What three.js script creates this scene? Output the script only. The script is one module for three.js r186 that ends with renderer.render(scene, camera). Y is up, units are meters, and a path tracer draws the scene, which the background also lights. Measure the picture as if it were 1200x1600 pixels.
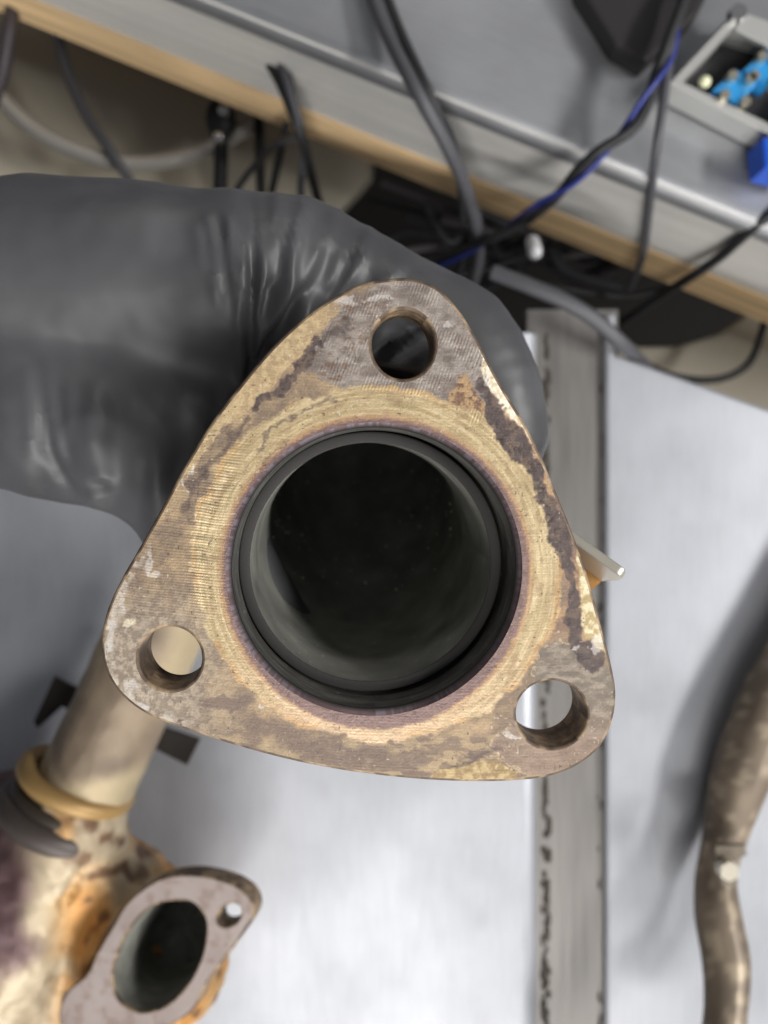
import * as THREE from 'three';
import { mergeGeometries } from 'three/addons/utils/BufferGeometryUtils.js';
import { RectAreaLightUniformsLib } from 'three/addons/lights/RectAreaLightUniformsLib.js';

// ------------------------------------------------------------------ camera, lamps, exposure
const H = 0.42;                 // lens height above the bench top (m), lens looks straight down
const F = 1209;                 // focal length in photo pixels (1200 x 1600)
const scene = new THREE.Scene();
const camera = new THREE.PerspectiveCamera(2 * Math.atan(800 / F) * 180 / Math.PI, 768 / 1024, 0.01, 20);
camera.up.set(0, 0, -1);
camera.position.set(0, H, 0);
camera.lookAt(0, 0, 0);
camera.focus = 0.1655;
camera.userData.fStop = 11;     // a phone lens: 2.4 mm aperture

scene.background = new THREE.Color().setRGB(0.20, 0.205, 0.22);   // the dim workshop around the bench
const renderer = new THREE.WebGLRenderer({ antialias: true });
renderer.toneMapping = THREE.LinearToneMapping;
renderer.toneMappingExposure = 0.66;
renderer.shadowMap.enabled = true;
RectAreaLightUniformsLib.init();

// ------------------------------------------------------------------ helpers
const V = (x, y, z) => new THREE.Vector3(x, y, z);
const P = (px, py, d) => V((px - 600) / F * d, H - d, (py - 800) / F * d);       // photo pixel at a depth below the lens
const pix = (p) => { const d = H - p.y; return [600 + p.x / d * F, 800 + p.z / d * F]; };
let seed = 12345;
const rnd = () => { seed = (seed * 1664525 + 1013904223) >>> 0; return seed / 4294967296; };
const hash = (x, y) => { let h = (x * 374761393 + y * 668265263) | 0; h = Math.imul(h ^ (h >>> 13), 1274126177); return ((h ^ (h >>> 16)) >>> 0) / 4294967296; };
const n2 = (x, y) => {
  const i = Math.floor(x), j = Math.floor(y); let u = x - i, v = y - j; u = u * u * (3 - 2 * u); v = v * v * (3 - 2 * v);
  return (hash(i, j) * (1 - u) + hash(i + 1, j) * u) * (1 - v) + (hash(i, j + 1) * (1 - u) + hash(i + 1, j + 1) * u) * v;
};
const fbm = (x, y, o = 4) => { let s = 0, a = 0.5, t = 0; for (let k = 0; k < o; k++) { s += a * n2(x + k * 17.3, y - k * 9.1); t += a; a *= 0.5; x *= 2.03; y *= 2.03; } return s / t; };
const n2t = (x, y, px, py) => { const i = Math.floor(x), j = Math.floor(y); let u = x - i, v = y - j; u = u * u * (3 - 2 * u); v = v * v * (3 - 2 * v); const w = (a, n) => ((a % n) + n) % n, a = w(i, px), b = w(i + 1, px), c = w(j, py), d = w(j + 1, py); return (hash(a, c) * (1 - u) + hash(b, c) * u) * (1 - v) + (hash(a, d) * (1 - u) + hash(b, d) * u) * v; };
const fbmT = (u, v, p, o = 5) => { let s = 0, a = 0.5, t = 0; for (let k = 0; k < o; k++) { s += a * n2t(u * p, v * p, p, p); t += a; a *= 0.5; p *= 2; } return s / t; };      // repeats without a seam
const n3 = (x, y, z) => { const k = Math.floor(z), f0 = z - k, f = f0 * f0 * (3 - 2 * f0); return n2(x + k * 31.7, y + k * 47.9) * (1 - f) + n2(x + (k + 1) * 31.7, y + (k + 1) * 47.9) * f; };
const clamp = (x, a = 0, b = 1) => (x < a ? a : x > b ? b : x);
const sm = (a, b, x) => { const t = clamp((x - a) / (b - a)); return t * t * (3 - 2 * t); };
const mix = (a, b, t) => a + (b - a) * t;

const names = {};
const numbered = (n) => { const k = names[n] = (names[n] ?? -1) + 1; return k ? `${n}_${String(k).padStart(3, '0')}` : n; };
function tag(o, label, category, group, kind) { o.userData.label = label; o.userData.category = category; if (group) o.userData.group = group; if (kind) o.userData.kind = kind; return o; }
function thing(name, label, category, at, group) {
  const o = new THREE.Group(); o.name = numbered(name); o.position.copy(at); scene.add(o); return tag(o, label, category, group);
}
// geometry is given in world coordinates and moved into the thing's own frame
function part(name, geo, mat, root, parent = root) {
  geo.translate(-root.position.x, -root.position.y, -root.position.z);
  const m = new THREE.Mesh(geo, mat); m.name = name; m.castShadow = m.receiveShadow = true; parent.add(m); return m;
}
function single(name, geo, mat, label, category, group) {
  geo.computeBoundingBox(); const b = geo.boundingBox, c = V((b.min.x + b.max.x) / 2, b.min.y, (b.min.z + b.max.z) / 2);
  geo.translate(-c.x, -c.y, -c.z);
  const m = new THREE.Mesh(geo, mat); m.position.copy(c); m.name = numbered(name); m.castShadow = m.receiveShadow = true; scene.add(m); return tag(m, label, category, group);
}
function structure(name, geo, mat) { const m = new THREE.Mesh(geo, mat); m.name = name; m.userData.kind = 'structure'; m.castShadow = m.receiveShadow = true; scene.add(m); return m; }
function texture(w, h, fn, srgb = true) {
  const a = new Uint8Array(w * h * 4);
  for (let j = 0; j < h; j++) for (let i = 0; i < w; i++) { const c = fn((i + 0.5) / w, (j + 0.5) / h), k = (j * w + i) * 4; a[k] = clamp(c[0], 0, 255); a[k + 1] = clamp(c[1], 0, 255); a[k + 2] = clamp(c[2], 0, 255); a[k + 3] = 255; }
  const t = new THREE.DataTexture(a, w, h); t.magFilter = THREE.LinearFilter; t.minFilter = THREE.LinearMipmapLinearFilter; t.generateMipmaps = true; t.wrapS = t.wrapT = THREE.RepeatWrapping;
  if (srgb) t.colorSpace = THREE.SRGBColorSpace; t.needsUpdate = true; return t;
}
const std = (hex, roughness = 0.5, metalness = 0, extra = {}) => new THREE.MeshStandardMaterial({ color: hex, roughness, metalness, ...extra });
// a horizontal slab whose top face has the outline (pixels at depth d)
function slab(px, d, t, { bevel = 0, holes = [] } = {}) {
  const to = ([x, y]) => { const p = P(x, y, d); return new THREE.Vector2(p.x, -p.z); };
  const s = new THREE.Shape(px.map(to)); for (const h of holes) s.holes.push(new THREE.Path(h.map(to)));
  const g = new THREE.ExtrudeGeometry(s, { depth: t - 2 * bevel, bevelEnabled: bevel > 0, bevelSize: bevel, bevelThickness: bevel, bevelOffset: -bevel, bevelSegments: 2, curveSegments: 8 });
  g.rotateX(-Math.PI / 2); g.translate(0, H - d - t + bevel, 0); return g;
}
const smooth = (pts, n) => new THREE.CatmullRomCurve3(pts.map(([x, y]) => V(x, y, 0)), true, 'centripetal').getSpacedPoints(n).slice(0, n).map((p) => [p.x, p.y]);
const tube = (pts, r, n = 60, k = 12) => new THREE.TubeGeometry(new THREE.CatmullRomCurve3(pts, false, 'centripetal'), n, r, k, false);

// surface nets of a distance field
function netted(fn, lo, hi, cell) {
  const nx = Math.ceil((hi.x - lo.x) / cell) + 1, ny = Math.ceil((hi.y - lo.y) / cell) + 1, nz = Math.ceil((hi.z - lo.z) / cell) + 1;
  const f = new Float32Array(nx * ny * nz), at = (i, j, k) => (k * ny + j) * nx + i;
  const B = 6, reach = B * cell * 1.2 + 0.004;                            // blocks far from the surface take the value at their middle
  for (let K = 0; K < nz; K += B) for (let J = 0; J < ny; J += B) for (let I = 0; I < nx; I += B) {
    const m = fn(lo.x + (I + B / 2) * cell, lo.y + (J + B / 2) * cell, lo.z + (K + B / 2) * cell), far = Math.abs(m) > reach;
    for (let k = K; k < Math.min(nz, K + B); k++) for (let j = J; j < Math.min(ny, J + B); j++) for (let i = I; i < Math.min(nx, I + B); i++) f[at(i, j, k)] = far ? m : fn(lo.x + i * cell, lo.y + j * cell, lo.z + k * cell);
  }
  const id = new Int32Array(nx * ny * nz).fill(-1), pos = [], idx = [];
  for (let k = 0; k < nz - 1; k++) for (let j = 0; j < ny - 1; j++) for (let i = 0; i < nx - 1; i++) {
    let m = 0; for (let c = 0; c < 8; c++) if (f[at(i + (c & 1), j + ((c >> 1) & 1), k + (c >> 2))] < 0) m |= 1 << c;
    if (m === 0 || m === 255) continue;
    let sx = 0, sy = 0, sz = 0, n = 0;
    for (let a = 0; a < 8; a++) for (let b = 1; b < 8; b <<= 1) { if (a & b) continue; const e = a | b; if (((m >> a) & 1) === ((m >> e) & 1)) continue;
      const fa = f[at(i + (a & 1), j + ((a >> 1) & 1), k + (a >> 2))], fe = f[at(i + (e & 1), j + ((e >> 1) & 1), k + (e >> 2))], t = fa / (fa - fe);
      sx += (a & 1) + (b === 1 ? t : 0); sy += ((a >> 1) & 1) + (b === 2 ? t : 0); sz += (a >> 2) + (b === 4 ? t : 0); n++; }
    id[at(i, j, k)] = pos.length / 3; pos.push(lo.x + (i + sx / n) * cell, lo.y + (j + sy / n) * cell, lo.z + (k + sz / n) * cell);
  }
  const quad = (a, b, c, d, flip) => { if (a < 0 || b < 0 || c < 0 || d < 0) return; flip ? idx.push(a, c, b, a, d, c) : idx.push(a, b, c, a, c, d); };
  for (let k = 1; k < nz - 1; k++) for (let j = 1; j < ny - 1; j++) for (let i = 1; i < nx - 1; i++) {
    const s = f[at(i, j, k)] < 0;
    if (s !== f[at(i + 1, j, k)] < 0) quad(id[at(i, j - 1, k - 1)], id[at(i, j, k - 1)], id[at(i, j, k)], id[at(i, j - 1, k)], !s);
    if (s !== f[at(i, j + 1, k)] < 0) quad(id[at(i - 1, j, k - 1)], id[at(i - 1, j, k)], id[at(i, j, k)], id[at(i, j, k - 1)], !s);
    if (s !== f[at(i, j, k + 1)] < 0) quad(id[at(i - 1, j - 1, k)], id[at(i, j - 1, k)], id[at(i, j, k)], id[at(i - 1, j, k)], !s);
  }
  const g = new THREE.BufferGeometry(); g.setAttribute('position', new THREE.Float32BufferAttribute(pos, 3)); g.setIndex(idx); g.computeVertexNormals(); return g;
}
// tapered capsule
const cap = (a, b, ra, rb) => { const dx = b.x - a.x, dy = b.y - a.y, dz = b.z - a.z, L = dx * dx + dy * dy + dz * dz || 1e-9;
  return (x, y, z) => { const t = clamp(((x - a.x) * dx + (y - a.y) * dy + (z - a.z) * dz) / L); const ex = x - a.x - dx * t, ey = y - a.y - dy * t, ez = z - a.z - dz * t; return Math.sqrt(ex * ex + ey * ey + ez * ez) - ra - (rb - ra) * t; }; };
const smin = (a, b, k) => { const h = Math.max(k - Math.abs(a - b), 0) / k; return Math.min(a, b) - h * h * k * 0.25; };
// distance from pixel to a polyline, with place along it 0..1
const boxOf = (l) => l.box ??= [Math.min(...l.map((p) => p[0])), Math.max(...l.map((p) => p[0])), Math.min(...l.map((p) => p[1])), Math.max(...l.map((p) => p[1]))];
function along(line, x, y) {
  const q = boxOf(line); if (x < q[0] - 45 || x > q[1] + 45 || y < q[2] - 45 || y > q[3] + 45) return [99, 0];
  let best = 1e9, at = 0; const n = line.length - 1;
  for (let i = 0; i < n; i++) { const [ax, ay] = line[i], [bx, by] = line[i + 1], dx = bx - ax, dy = by - ay, t = clamp(((x - ax) * dx + (y - ay) * dy) / (dx * dx + dy * dy)), d = (x - ax - dx * t) ** 2 + (y - ay - dy * t) ** 2; if (d < best) { best = d; at = (i + t) / n; } }
  return [Math.sqrt(best), at];
}
function inside(poly, x, y) {       // signed distance to a polygon, negative inside
  let d = 1e9, c = false;
  for (let i = 0, j = poly.length - 1; i < poly.length; j = i++) { const [ax, ay] = poly[j], [bx, by] = poly[i], dx = bx - ax, dy = by - ay, t = clamp(((x - ax) * dx + (y - ay) * dy) / (dx * dx + dy * dy)); d = Math.min(d, (x - ax - dx * t) ** 2 + (y - ay - dy * t) ** 2); if ((ay > y) !== (by > y) && x < (bx - ax) * (y - ay) / (by - ay) + ax) c = !c; }
  d = Math.sqrt(d); return c ? -d : d;
}
const within = (poly, x, y) => { const q = boxOf(poly); return x < q[0] - 9 || x > q[1] + 9 || y < q[2] - 9 || y > q[3] + 9 ? 99 : inside(poly, x, y); };

// ------------------------------------------------------------------ lamps: two ceiling troffers outside the frame, plus two added fill lights
function troffer(at, target, w, h, power, label) {
  const g = thing('ceiling_light', label, 'ceiling light', at, 'fluorescent ceiling lights');
  g.lookAt(target);                                                       // +z faces the bench
  const box = new THREE.Mesh(new THREE.BoxGeometry(w + 0.06, h + 0.06, 0.07), std(0xd8d8d4, 0.6)); box.name = 'housing'; box.position.z = -0.045; g.add(box);
  const em = new THREE.MeshStandardMaterial({ color: 0xffffff, emissive: 0xfff6ea, emissiveIntensity: 6, roughness: 0.8 });
  const df = new THREE.Mesh(new THREE.BoxGeometry(w, h, 0.012), em); df.name = 'diffuser'; df.position.z = -0.004; g.add(df);
  const l = new THREE.RectAreaLight(new THREE.Color().setRGB(1, 0.985, 0.955), power, w, h); l.name = 'tube_light'; l.position.copy(at).addScaledVector(target.clone().sub(at).normalize(), 0.02); l.lookAt(target); scene.add(l);
}
troffer(V(2.0, 1.8, 0.2), V(0, 0.1, 0), 1.2, 0.3, 82, 'fluorescent troffer overhead beyond the steel pipe side of the bench');
troffer(V(0.3, 1.9, -2.9), V(0, 0.1, 0), 1.2, 0.3, 12, 'added fill light overhead beyond the plywood edged bench');  // weak fill, added to lift the shaded sides
troffer(V(0.2, 1.35, 2.5), V(0, 0.1, 0), 1.2, 0.35, 58, 'added fill light far behind the person holding the flange');  // low frontal fill, added to brighten upright faces of the far bench
troffer(V(0.1, 1.95, 1.3), V(0, 0.1, 0), 1.2, 0.3, 19, 'fluorescent troffer above the person holding the flange');

// ------------------------------------------------------------------ bench top: two steel sheets with a gutter between them
const brushed = texture(1024, 1024, (u, v) => { const c = fbmT(u, v, 9), s = n2t(u * 700, v * 40, 700, 40), b = fbmT(v, u, 26, 4), q = 214 + (c - 0.5) * 24 + (s - 0.5) * 7 + (b - 0.5) * 14; return [q, q, q + 2]; });
const brushedR = texture(1024, 1024, (u, v) => { const c = fbmT(v, u, 7), s = n2t(u * 600, v * 30, 600, 30), q = 125 + (c - 0.5) * 50 + (s - 0.5) * 14; return [q, q, q]; }, false);
for (const t of [brushed, brushedR]) t.repeat.set(2.2, 2.2);
const steel = new THREE.MeshStandardMaterial({ color: 0xc3c6cc, map: brushed, roughness: 0.92, roughnessMap: brushedR, metalness: 0.45 });
const dullSteel = new THREE.MeshStandardMaterial({ color: 0x8b8884, map: brushed, roughness: 1, roughnessMap: brushedR, metalness: 0.6 });
const tx = (px) => (px - 600) / F * H, tz = (py) => (py - 800) / F * H;
{ // left sheet, long edge rolled down into the gutter: profile across x, extruded along z
  const s = new THREE.Shape(); const xe = tx(846);
  s.moveTo(-0.9, 0); s.lineTo(xe - 0.011, 0); s.absarc(xe - 0.011, -0.011, 0.011, Math.PI / 2, 0, true); s.lineTo(xe, -0.03); s.lineTo(-0.9, -0.03); s.closePath();
  const z0 = tz(520), g = new THREE.ExtrudeGeometry(s, { depth: 0.7, bevelEnabled: false, curveSegments: 24 }); g.translate(0, 0, z0); structure('bench_top', g, steel);
}
{ // right sheet: its far edge runs at an angle
  const g = slab([[946, 490], [962, 490], [963, 554], [1200, 638], [1500, 744], [1500, 2200], [946, 2200]], H, 0.012, { bevel: 0.0022 }); structure('bench_top_001', g, steel);
}
{ const g = new THREE.BoxGeometry(0.05, 0.012, 0.85); g.translate(tx(846) + 0.018, -0.0107, tz(480) + 0.425); structure('bench_gutter', g, dullSteel); }
{ // grime packed along the joint
  const parts = []; for (let i = 0; i < 170; i++) { const g = new THREE.IcosahedronGeometry(0.0007 + rnd() * 0.0016, 0); g.scale(0.8, 0.5, 1 + rnd() * 2.5); g.translate(tx(850) + rnd() * 0.004, -0.0045, tz(520) + rnd() * 0.5); parts.push(g); }
  for (let i = 0; i < 50; i++) { const g = new THREE.IcosahedronGeometry(0.0006 + rnd() * 0.0010, 0); g.scale(0.8, 0.5, 1 + rnd() * 2.5); g.translate(tx(938) + rnd() * 0.005, -0.0045, tz(520) + rnd() * 0.5); parts.push(g); }
  const m = structure('gutter_grime', mergeGeometries(parts), std(0x3b352f, 0.9)); m.userData.kind = 'stuff'; tag(m, 'dark grime packed along the joint of the steel bench gutter', 'grime');
}
structure('floor', (() => { const g = new THREE.PlaneGeometry(4, 4); g.rotateX(-Math.PI / 2); g.translate(0, -0.6, 0); return g; })(), std(0x1f1c1a, 0.8));

// ------------------------------------------------------------------ the equipment bench beyond: sheet metal over a plywood edge
{
  const A = P(310, 0, 0.40), B = P(1200, 362, 0.40), e = B.clone().sub(A).normalize(), yaw = Math.atan2(-e.z, e.x);
  const at = A.clone().lerp(B, 0.4);
  const g = thing('equipment_bench', 'sheet metal topped bench with a raw plywood edge below its folded lip', 'bench', V(at.x, H - 0.51, at.z));
  g.rotation.y = yaw;
  const y1 = 0.11, L = 2.2;                                              // local: x along the edge, z towards the near bench
  const s = new THREE.Shape(); const r = 0.0075, t = 0.0015;
  s.moveTo(-0.6, y1); s.lineTo(-r, y1); s.absarc(-r, y1 - r, r, Math.PI / 2, 0, true); s.lineTo(0, y1 - 0.012); s.lineTo(-t, y1 - 0.012); s.lineTo(-t, y1 - r); s.absarc(-r, y1 - r, r - t, 0, Math.PI / 2, false); s.lineTo(-0.6, y1 - t); s.closePath();
  const cover = new THREE.ExtrudeGeometry(s, { depth: L, bevelEnabled: false, curveSegments: 16 }); cover.translate(0, 0, -L / 2); cover.rotateY(-Math.PI / 2);
  const sheetM = new THREE.MeshStandardMaterial({ color: 0xb9bbbe, map: brushed, roughness: 0.9, roughnessMap: brushedR, metalness: 0.65 });
  const c = new THREE.Mesh(cover, sheetM); c.name = 'metal_cover'; c.castShadow = c.receiveShadow = true; g.add(c);
  const fs = new THREE.BoxGeometry(L, y1 - 0.0365, 0.004); fs.translate(0, (y1 - 0.003 + 0.0365) / 2, -0.0037);
  const strip = new THREE.Mesh(fs, new THREE.MeshStandardMaterial({ color: 0xf2f0ea, map: brushed, roughness: 0.45, roughnessMap: brushedR, metalness: 0.15 })); strip.name = 'front_strip'; strip.castShadow = strip.receiveShadow = true; g.add(strip);
  const grain = texture(512, 128, (u, v) => { const k = fbm(u * 5, v * 26, 4), l = n2(u * 60, v * 5); const q = 0.75 + k * 0.4 + (l - 0.5) * 0.12; return [238 * q, 204 * q, 156 * q]; });
  const pg = new THREE.BoxGeometry(L, 0.034, 0.5); pg.translate(0, 0.0185, -0.2505);
  const ply = new THREE.Mesh(pg, std(0xffffff, 0.75, 0, { map: grain })); ply.name = 'plywood_board'; ply.castShadow = ply.receiveShadow = true; g.add(ply);
}

// ------------------------------------------------------------------ beige panels and dark gap between the benches
const beige = std(0xb9b2a2, 0.6);
{
  const g = slab(smoothCorner([[-300, -200], [430, 60], [585, 235], [582, 270], [560, 296], [400, 470], [-300, 470]]), 0.60, 0.02, { bevel: 0.004 });
  single('plastic_panel', g, beige, 'beige plastic panel with a rounded corner under the plywood edge', 'panel');
  const g2 = slab([[950, 520], [1000, 541], [1060, 540], [1120, 522], [1165, 492], [1200, 450], [1320, 380], [1400, 800], [950, 800]], 0.56, 0.02, { bevel: 0.003 });
  single('plastic_panel', g2, beige, 'beige plastic panel with a hollow curved edge behind the right steel sheet', 'panel');
}
function smoothCorner(p) { return p; }

// ------------------------------------------------------------------ cables
const rubber = std(0x1b1b1e, 0.55), rubberGrey = std(0x46464b, 0.5), blueCable = std(0x222e78, 0.35), clear = std(0xbdb9b2, 0.22, 0.35);
function cable(pts, r, mat, label, group) { return single('cable', tube(pts.map((p) => P(...p)), r, 70, 10), mat, label, 'cable', group); }
cable([[566, -60, .392], [600, 40, .388], [650, 140, .382], [700, 230, .40], [733, 310, .43], [748, 370, .46], [742, 430, .49], [715, 500, .52]], 0.0036, rubberGrey, 'thick grey cable hanging over the metal lip toward the flange top');
cable([[585, -60, .392], [622, 40, .388], [668, 140, .384], [708, 225, .405], [722, 310, .44], [726, 380, .47], [712, 450, .5]], 0.0024, rubber, 'thin black cable running beside the thick grey cable');
cable([[368, -50, .46], [400, 60, .45], [438, 130, .44], [468, 205, .45], [488, 280, .5], [505, 340, .54]], 0.0030, rubber, 'black cable in the bundle crossing the plywood edge, leaning right');
cable([[385, -50, .45], [424, 60, .44], [452, 140, .435], [470, 200, .45], [432, 225, .5], [395, 262, .54], [360, 310, .56]], 0.0022, rubberGrey, 'thin grey cable in the bundle that turns back under the plywood');
cable([[432, -50, .45], [436, 50, .44], [450, 120, .44], [462, 170, .445], [474, 230, .47], [470, 300, .5], [480, 350, .54]], 0.0024, rubberGrey, 'thin grey cable hanging straight in the bundle over the plywood');
cable([[450, 190, .5], [438, 240, .51], [424, 300, .53]], 0.0024, rubber, 'short black cable end slanting left below the bundle');
{ // a black and a blue cable twisted together
  const base = [[1078, -60, .378], [1062, 20, .374], [1042, 90, .372], [1015, 145, .372], [982, 200, .374], [938, 240, .378], [888, 288, .395], [838, 327, .42], [775, 368, .45], [705, 402, .48], [640, 430, .52]];
  const c = new THREE.CatmullRomCurve3(base.map((p) => P(...p)), false, 'centripetal'), n = 90;
  for (const [ph, mat, label] of [[0, rubber, 'black cable twisted round the blue cable'], [Math.PI, blueCable, 'blue cable twisted round the black cable']]) {
    const pts = []; for (let i = 0; i <= n; i++) { const t = i / n, p = c.getPoint(t), tan = c.getTangent(t), s = V(0, 1, 0).cross(tan).normalize(), u = tan.clone().cross(s), a = t * 17 + ph; pts.push(p.addScaledVector(s, Math.cos(a) * 0.0021).addScaledVector(u, Math.sin(a) * 0.0021)); }
    single('cable', tube(pts, ph ? 0.0014 : 0.0027, 180, 8), mat, label, 'cable', 'twisted pair');
  }
}
cable([[1052, 40, .374], [1038, 150, .372], [1026, 230, .376], [1014, 330, .42], [1004, 400, .47], [985, 450, .51]], 0.0022, rubberGrey, 'thin grey cable dropping from the connector box over the lip');
cable([[1290, 280, .40], [1190, 345, .402], [1120, 405, .44], [1040, 458, .49], [955, 515, .53]], 0.0030, rubber, 'black cable slanting across the plywood into the gap by the gutter');
cable([[770, 425, .405], [830, 448, .402], [885, 472, .402], [930, 500, .406], [975, 540, .415], [1010, 575, .45]], 0.0040, rubberGrey, 'thick grey cable lying across the end of the gutter');
cable([[26, -30, .50], [14, 50, .50], [4, 110, .51], [-20, 180, .52]], 0.0046, std(0x3a3438, 0.5), 'thick dark cable beside the clear hose at the plywood edge');
cable([[84, 20, .53], [100, 95, .53], [132, 175, .535], [172, 235, .54], [206, 290, .55], [230, 360, .55]], 0.0036, rubberGrey, 'dark grey cable crossing over the clear hose');
cable([[935, 520, .52], [985, 548, .52], [1020, 575, .52], [1060, 590, .52], [1125, 592, .52], [1168, 570, .52], [1190, 520, .52], [1205, 440, .52]], 0.0026, rubber, 'black cable looped along the beige panel behind the steel sheet');
single('hose', tube([[-80, 60, .55], [0, 152, .55], [60, 207, .55], [130, 240, .55], [200, 256, .55], [270, 250, .55], [330, 230, .55], [385, 198, .55], [430, 160, .55]].map((p) => P(...p)), 0.0058, 80, 14), clear, 'clear plastic hose sagging in a loop above the gloved hand', 'hose');
{ // tangle of leads in the gap
  const mats = [rubber, rubberGrey, std(0x4c484a, 0.5), std(0x6a6668, 0.45)];
  for (let i = 0; i < 16; i++) {
    const x0 = 520 + rnd() * 200, y0 = 270 + rnd() * 180, x1 = 800 + rnd() * 300, y1 = 330 + rnd() * 160, d = 0.53 + rnd() * 0.1, pts = [];
    for (let k = 0; k < 5; k++) { const t = k / 4; pts.push([mix(x0, x1, t) + (rnd() - 0.5) * 60, mix(y0, y1, t) + Math.sin(t * 3.1) * (rnd() - 0.3) * 90, d + (rnd() - 0.5) * 0.03]); }
    cable(pts, 0.0018 + rnd() * 0.0018, mats[i % 4], ['black', 'charcoal', 'dark brownish grey', 'pale grey'][i % 4] + ' lead in the tangle between the plywood edge and the flange', ['black', 'charcoal', 'brownish', 'pale grey'][i % 4] + ' leads tangled under the equipment bench');
  }
}
{ // dark bracket with two bright bolts under the plywood
  const at = P(345, 300, .57), g = thing('cable_clamp', 'black post clamp with two shiny bolts under the plywood edge', 'clamp', at);
  part('post', tube([P(345, 185, .545), P(345, 250, .55), P(343, 330, .56)], 0.0052, 12, 14), rubber, g);
  part('post', tube([P(404, 165, .545), P(406, 240, .55), P(409, 330, .56)], 0.0036, 12, 14), rubber, g);
  const h = new THREE.SphereGeometry(0.0105, 20, 14); h.scale(1, 1, 1.5); h.translate(...P(345, 186, .54).toArray()); part('head', h, rubber, g);
  for (const [x, y] of [[350, 172], [342, 214]]) { const b = new THREE.SphereGeometry(0.0042, 16, 10); b.translate(...P(x, y, .527).toArray()); part('bolt', b, std(0xd8d8da, 0.2, 1), g); }
}

// ------------------------------------------------------------------ connector box on the equipment bench
{
  const g = thing('connector_box', 'open metal box with blue connectors standing on the metal bench', 'connector box', P(1150, 130, .40));
  const out = [[1046, 130], [1148, 22], [1330, 85], [1225, 222]], inn = [[1064, 129], [1149, 38], [1306, 91], [1219, 204]];
  const shell = std(0xc9c9c6, 0.4, 0.7);
  part('housing', slab(out, .383, .0158, { holes: [inn], bevel: 0.0006 }), shell, g);
  part('base_plate', slab(out, .3985, .0012), std(0x2b2a2b, 0.6, 0.3), g);
  part('lid', slab([[1148, 46], [1166, 20], [1300, 66], [1290, 108], [1240, 92]], .381, .003, { bevel: 0.0006 }), shell, g);
  for (const [x, y] of [[1148, 138], [1194, 108]]) {
    const c = slab([[x - 34, y + 2], [x + 2, y - 30], [x + 38, y - 14], [x + 8, y + 26]], .384, .012, { bevel: 0.001 });
    const conn = part('connector', c, std(0x2a86c4, 0.35), g);
    for (const [dx, dy] of [[-18, 14], [14, 24], [22, -12], [-6, -16]]) { const s = new THREE.CylinderGeometry(0.0026, 0.0026, 0.006, 6); s.translate(...P(x + dx, y + dy, .383).toArray()); part('jack_screw', s, std(0xd6cfba, 0.3, 0.9), g, conn); }
  }
  const led = new THREE.SphereGeometry(0.003, 14, 10); led.translate(...P(1101, 128, .385).toArray()); part('lens', led, std(0xd9dbb8, 0.3), g);
  const scr = new THREE.CylinderGeometry(0.0042, 0.0046, 0.004, 18); scr.translate(...P(1152, 22, .382).toArray()); part('screw', scr, std(0xe0e0e0, 0.25, 1), g);
  single('plug', new THREE.CapsuleGeometry(0.0045, 0.010, 6, 14).rotateX(0.9).translate(...P(834, 386, .47).toArray()), std(0xd5d5d8, 0.3), 'small white plug at the end of the twisted cable pair', 'plug');
  const plug = slab([[1192, 215], [1215, 205], [1260, 230], [1250, 275], [1196, 262]], .378, .018, { bevel: 0.002 });
  single('plug', plug, std(0x1c55c8, 0.4), 'bright blue plug beside the open connector box', 'plug');
}
{ // black slab added in place of a dark reflection in the metal top
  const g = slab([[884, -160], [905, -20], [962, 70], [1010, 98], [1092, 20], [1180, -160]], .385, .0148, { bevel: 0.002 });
  single('dark_reflection_slab', g, std(0x161314, 0.75), 'black slab standing in for a dark reflection on the metal bench beside the connector box', 'case');
}

// ------------------------------------------------------------------ the flange held up to the lens
const axisDir = V(-0.058, -1, -0.091).normalize(), Nf = axisDir.clone().negate();
const Of = P(587, 893, 0.1652), Uf = V(1, 0, 0).addScaledVector(Nf, -Nf.x).normalize(), Wf = Nf.clone().cross(Uf);
const toLocal = ([px, py]) => { const o = V(0, H, 0), r = P(px, py, 1).sub(o), t = Of.clone().sub(o).dot(Nf) / r.dot(Nf), q = o.addScaledVector(r, t).sub(Of); return [q.dot(Uf), q.dot(Wf)]; };
const MW = new THREE.Matrix4().makeBasis(Uf, Wf, Nf).setPosition(Of);
const toWorld = (x, y, z) => V(x, y, z).applyMatrix4(MW);
const toPix = (x, y) => { const e = MW.elements, X = e[0] * x + e[4] * y + e[12], Y = e[1] * x + e[5] * y + e[13], Z = e[2] * x + e[6] * y + e[14], d = H - Y; return [600 + X / d * F, 800 + Z / d * F]; };
const outline = smooth([[600, 436], [640, 434], [682, 448], [716, 482], [742, 522], [766, 568], [792, 615], [820, 660], [846, 712], [870, 770], [895, 832], [919, 900], [938, 970], [955, 1035], [963, 1085], [956, 1132], [936, 1170], [900, 1198], [858, 1214], [800, 1221], [730, 1222], [650, 1218], [560, 1208], [470, 1192], [380, 1169], [300, 1144], [240, 1122], [204, 1100], [176, 1070], [161, 1035], [158, 1000], [165, 960], [185, 913], [215, 860], [250, 798], [290, 725], [330, 660], [380, 595], [430, 537], [480, 492], [530, 459], [565, 443]], 220);
const holesPx = [[630, 538, 49, 54], [266, 1029, 49, 49], [862, 1116, 55, 52]];
const T = 0.0115;
const partRoot = thing('exhaust_pipe', 'rusty three bolt exhaust flange on a short bent pipe held in a gloved hand', 'exhaust pipe', Of);
const inLocal = (g) => { g.applyMatrix4(MW); return g; };

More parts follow.
